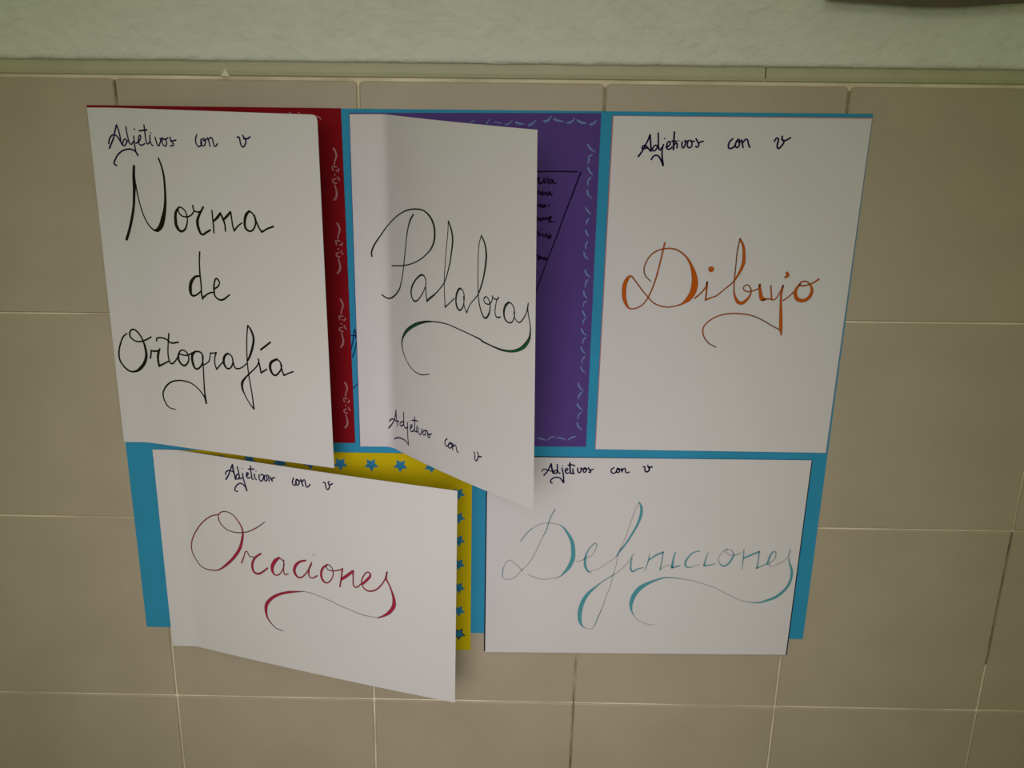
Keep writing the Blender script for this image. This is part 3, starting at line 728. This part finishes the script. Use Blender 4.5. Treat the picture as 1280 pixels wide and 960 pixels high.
# stars stuck round the yellow card, points down
ys = card_surf(DATA['cards']['yellow']['q'], DATA['cards']['yellow']['h'])
for n, (u, v) in enumerate(DATA['stars']):
    c = Vector(ys(u, v, 0.0)); R = 0.0068 if n < 11 else 0.0064; vs, fs = [], []
    last = n == len(DATA['stars'])-1
    rot = random.uniform(-0.12, 0.12)
    for lift in (0.0003, 0.00005):
        for k in range(10):
            a = -math.pi/2 + rot + k*math.pi/5; r = R if k % 2 == 0 else R*0.52
            vs.append((c.x + r*math.cos(a), c.y - lift, c.z + r*math.sin(a)))
    vs.append((c.x, c.y-0.0003, c.z))
    for k in range(10):
        k2 = (k+1) % 10
        fs.append((20, k, k2)); fs.append((k, k+10, k2+10, k2))
    st = make('star', vs, fs, M_STAR, parent=OBJ['yellow'], loc=c)
    if last:
        vs, fs = [], []
        for k in range(10):
            a = -math.pi/2 + rot + k*math.pi/5
            for r in ((R*1.1, R*0.92) if k % 2 == 0 else (R*0.60, R*0.46)):
                vs.append((c.x + r*math.cos(a), c.y - 0.0004, c.z + r*math.sin(a)))
        for k in range(10):
            k2 = (k+1) % 10; fs.append((2*k, 2*k+1, 2*k2+1, 2*k2))
        make('outline', vs, fs, M_INK['inkblack'], parent=st)
        tag(st, 'blue star with a black outline')

# ------------------------------------------------------------------ the white sheets, hinged along their left edges
NP = 96
def profile(s0, L, th1, kap, W):
    L = max(abs(L), 0.004); s0 = max(s0, 0.0)
    ds = W/NP; X, Y = [0.0], [0.0]
    for k in range(NP):
        x = (k+0.5)*ds
        a = min(max((x-s0)/L, 0), 1); a = a*a*(3-2*a)
        t = th1*a + kap*max(0.0, x-s0)
        X.append(X[-1] + math.cos(t)*ds); Y.append(Y[-1] + math.sin(t)*ds)
    return X, Y
def interp(A, W, s):
    t = min(max(s/W, 0), 1)*NP; i = min(int(t), NP-1); return A[i] + (A[i+1]-A[i])*(t-i)
def paper_surf(d):
    p, W, H, h0 = d['p'], d['W'], d['H'], d['h']
    T = profile(p[3], p[4], p[5], p[7], W); B = profile(p[3], p[4], p[6], p[7], W)
    ca, sa = math.cos(p[2]), math.sin(p[2])
    def pos(s, v):
        X = interp(T[0], W, s)*(1-v) + interp(B[0], W, s)*v
        Y = interp(T[1], W, s)*(1-v) + interp(B[1], W, s)*v
        u = s/W; b = ((1-u)*(1-v), u*(1-v), u*v, (1-u)*v)
        return Vector((p[0] + X*ca - v*H*sa + sum(b[i]*p[8+2*i] for i in range(4)), -h0-Y,
                       p[1] - X*sa - v*H*ca + sum(b[i]*p[9+2*i] for i in range(4))))
    def s_(s, v, lift=0.0):
        P = pos(s, v)
        if lift:
            e = 0.002; s1 = max(s-e, 0); s2 = min(s+e, W); v1 = max(v-.01, 0); v2 = min(v+.01, 1)
            n = (pos(s2, v)-pos(s1, v)).cross(pos(s, v1)-pos(s, v2)); n.normalize()
            if n.y > 0: n = -n
            P = P + n*lift
        return tuple(P)
    return s_
SHEETS = {
    'norma': 'white sheet lettered Norma de Ortografía in black, upper left, its right edge lifting',
    'palabras': 'white sheet lettered Palabras in dark green, upper middle, swinging open like a flap',
    'dibujo': 'flat white sheet lettered Dibujo in orange, upper right',
    'oraciones': 'white landscape sheet lettered Oraciones in red, lower left, its right side lifting',
    'definiciones': 'flat white landscape sheet lettered Definiciones in pale teal, lower right',
}
for k, lab in SHEETS.items():
    d = DATA['sheets'][k]; s = paper_surf(d); W, H = d['W'], d['H']
    g = (lambda s, W: (lambda u, v, lift: s(u*W, v, lift)))(s, W)
    if k == 'norma':                                    # its top right corner is cut round
        def g(u, v, lift, s=s, W=W, H=H, r=0.0045):
            d = v*H; cut = r - math.sqrt(max(0.0, r*r - (r-d)**2)) if d < r else 0.0
            return s(u*(W-cut), v, lift)
        vs, fs = sheet_mesh(g, 60, 11, 0.00018, [0, 0.0008, 0.003, 0.007, 0.0152, 0.1, 0.25, 0.4, 0.55, 0.7, 0.85, 1])
    else:
        vs, fs = sheet_mesh(g, 60, 6, 0.00018)
    o = make('paper_sheet', vs, fs, M_PAPER, loc=s(0, 0), smooth=False)
    for p in o.data.polygons: p.use_smooth = True
    tag(o, lab, 'paper sheet', 'white lettered sheets on the board')
    OBJ[k] = o; SURF[k] = s; DIM[k] = (W, H)

# ------------------------------------------------------------------ pen strokes: each word group is a part of its sheet
NAMES = {'heading': 'heading_word', 'title': 'title_word', 'title_fill': 'ink_fill', 'swash': 'swash_line', 'doodle': 'doodle', 'note_writing': 'note_word', 'pen_mark': 'pen_mark'}
GAP = {'heading': 0.0035, 'title': 0.005, 'doodle': 0.0016, 'note_writing': 0.0012, 'pen_mark': 0.001, 'swash': 0.01, 'title_fill': 0.0}
merged = {}
for sheet, part, ink, fill, strokes in INK:
    merged.setdefault((sheet, part, ink), []).extend([(st, fill) for st in strokes])
for (sheet, part, ink), items in merged.items():
    W, H = DIM[sheet]; surf = SURF[sheet]
    S = []
    for st, fill in items:
        pts = [(st[i]/20000*W, st[i+1]/20000*H, st[i+2]*1e-6) for i in range(0, len(st), 3)]
        S.append((pts, fill))
    # strokes that lie close together form one word or one doodle
    par = list(range(len(S)))
    def find(i):
        while par[i] != i: i = par[i]
        return i
    def dense(pts):
        out = []
        for (x0, y0, _), (x1, y1, _) in zip(pts, pts[1:] + [pts[-1]]):
            n = max(1, int(math.hypot(x1-x0, y1-y0)/0.001))
            out += [(x0+(x1-x0)*k/n, y0+(y1-y0)*k/n) for k in range(n)]
        return out
    Dn = [dense(p) for p, _ in S]
    g = GAP[part]
    for i in range(len(S)):
        for j in range(i):
            if find(i) != find(j) and any((a[0]-b[0])**2 + (a[1]-b[1])**2 < g*g for a in Dn[i] for b in Dn[j]):
                par[find(i)] = find(j)
    for root in sorted({find(i) for i in range(len(S))}):
        V, F = [], []
        mem = [S[i] for i in range(len(S)) if find(i) == root]
        for pts, fill in mem:
            ribbon(V, F, pts, surf, 0.00016 if part != 'title_fill' else 0.00030, W, H, wmul=0.92)
        o = make(NAMES[part], V, F, M_INK[ink], parent=OBJ[sheet])
        for pts, fill in mem:
            if fill:
                runs = []
                ribbon([], [], pts, surf, 0.00028, W, H, wmul=1.0, wsub=0.00080, wmin=0.00045, runs=runs)
                for V2, F2 in runs:
                    make('ink_fill', V2, F2, M_INK[fill], parent=o)

# ------------------------------------------------------------------ brown poster edge at the top right
pp = DATA['poster']; vs = []; fs = []
n = len(pp); ztop = pp[0][1] + 0.12
for k, (x, z) in enumerate(pp):
    for q in range(5):
        t = q/4; y = -0.006 - 0.006*(1-t)**2
        vs.append((x, y, z + (ztop-z)*t)); vs.append((x, y+0.0008, z + (ztop-z)*t))
m = 10
for k in range(n-1):
    for q in range(4):
        a = k*m + 2*q
        fs.append((a, a+m, a+m+2, a+2)); fs.append((a+1, a+3, a+m+3, a+m+1))
    a = k*m; fs.append((a, a+1, a+m+1, a+m)); a = k*m+8; fs.append((a, a+m, a+m+1, a+1))
for b in (0, (n-1)*m):
    for q in range(4): a = b+2*q; fs.append((a, a+2, a+3, a+1))
po = make('poster', vs, fs, M_POSTER, loc=(pp[0][0], -0.006, pp[0][1]))
tag(po, 'dark brown-grey poster edge hanging over the plaster at the top right', 'poster')
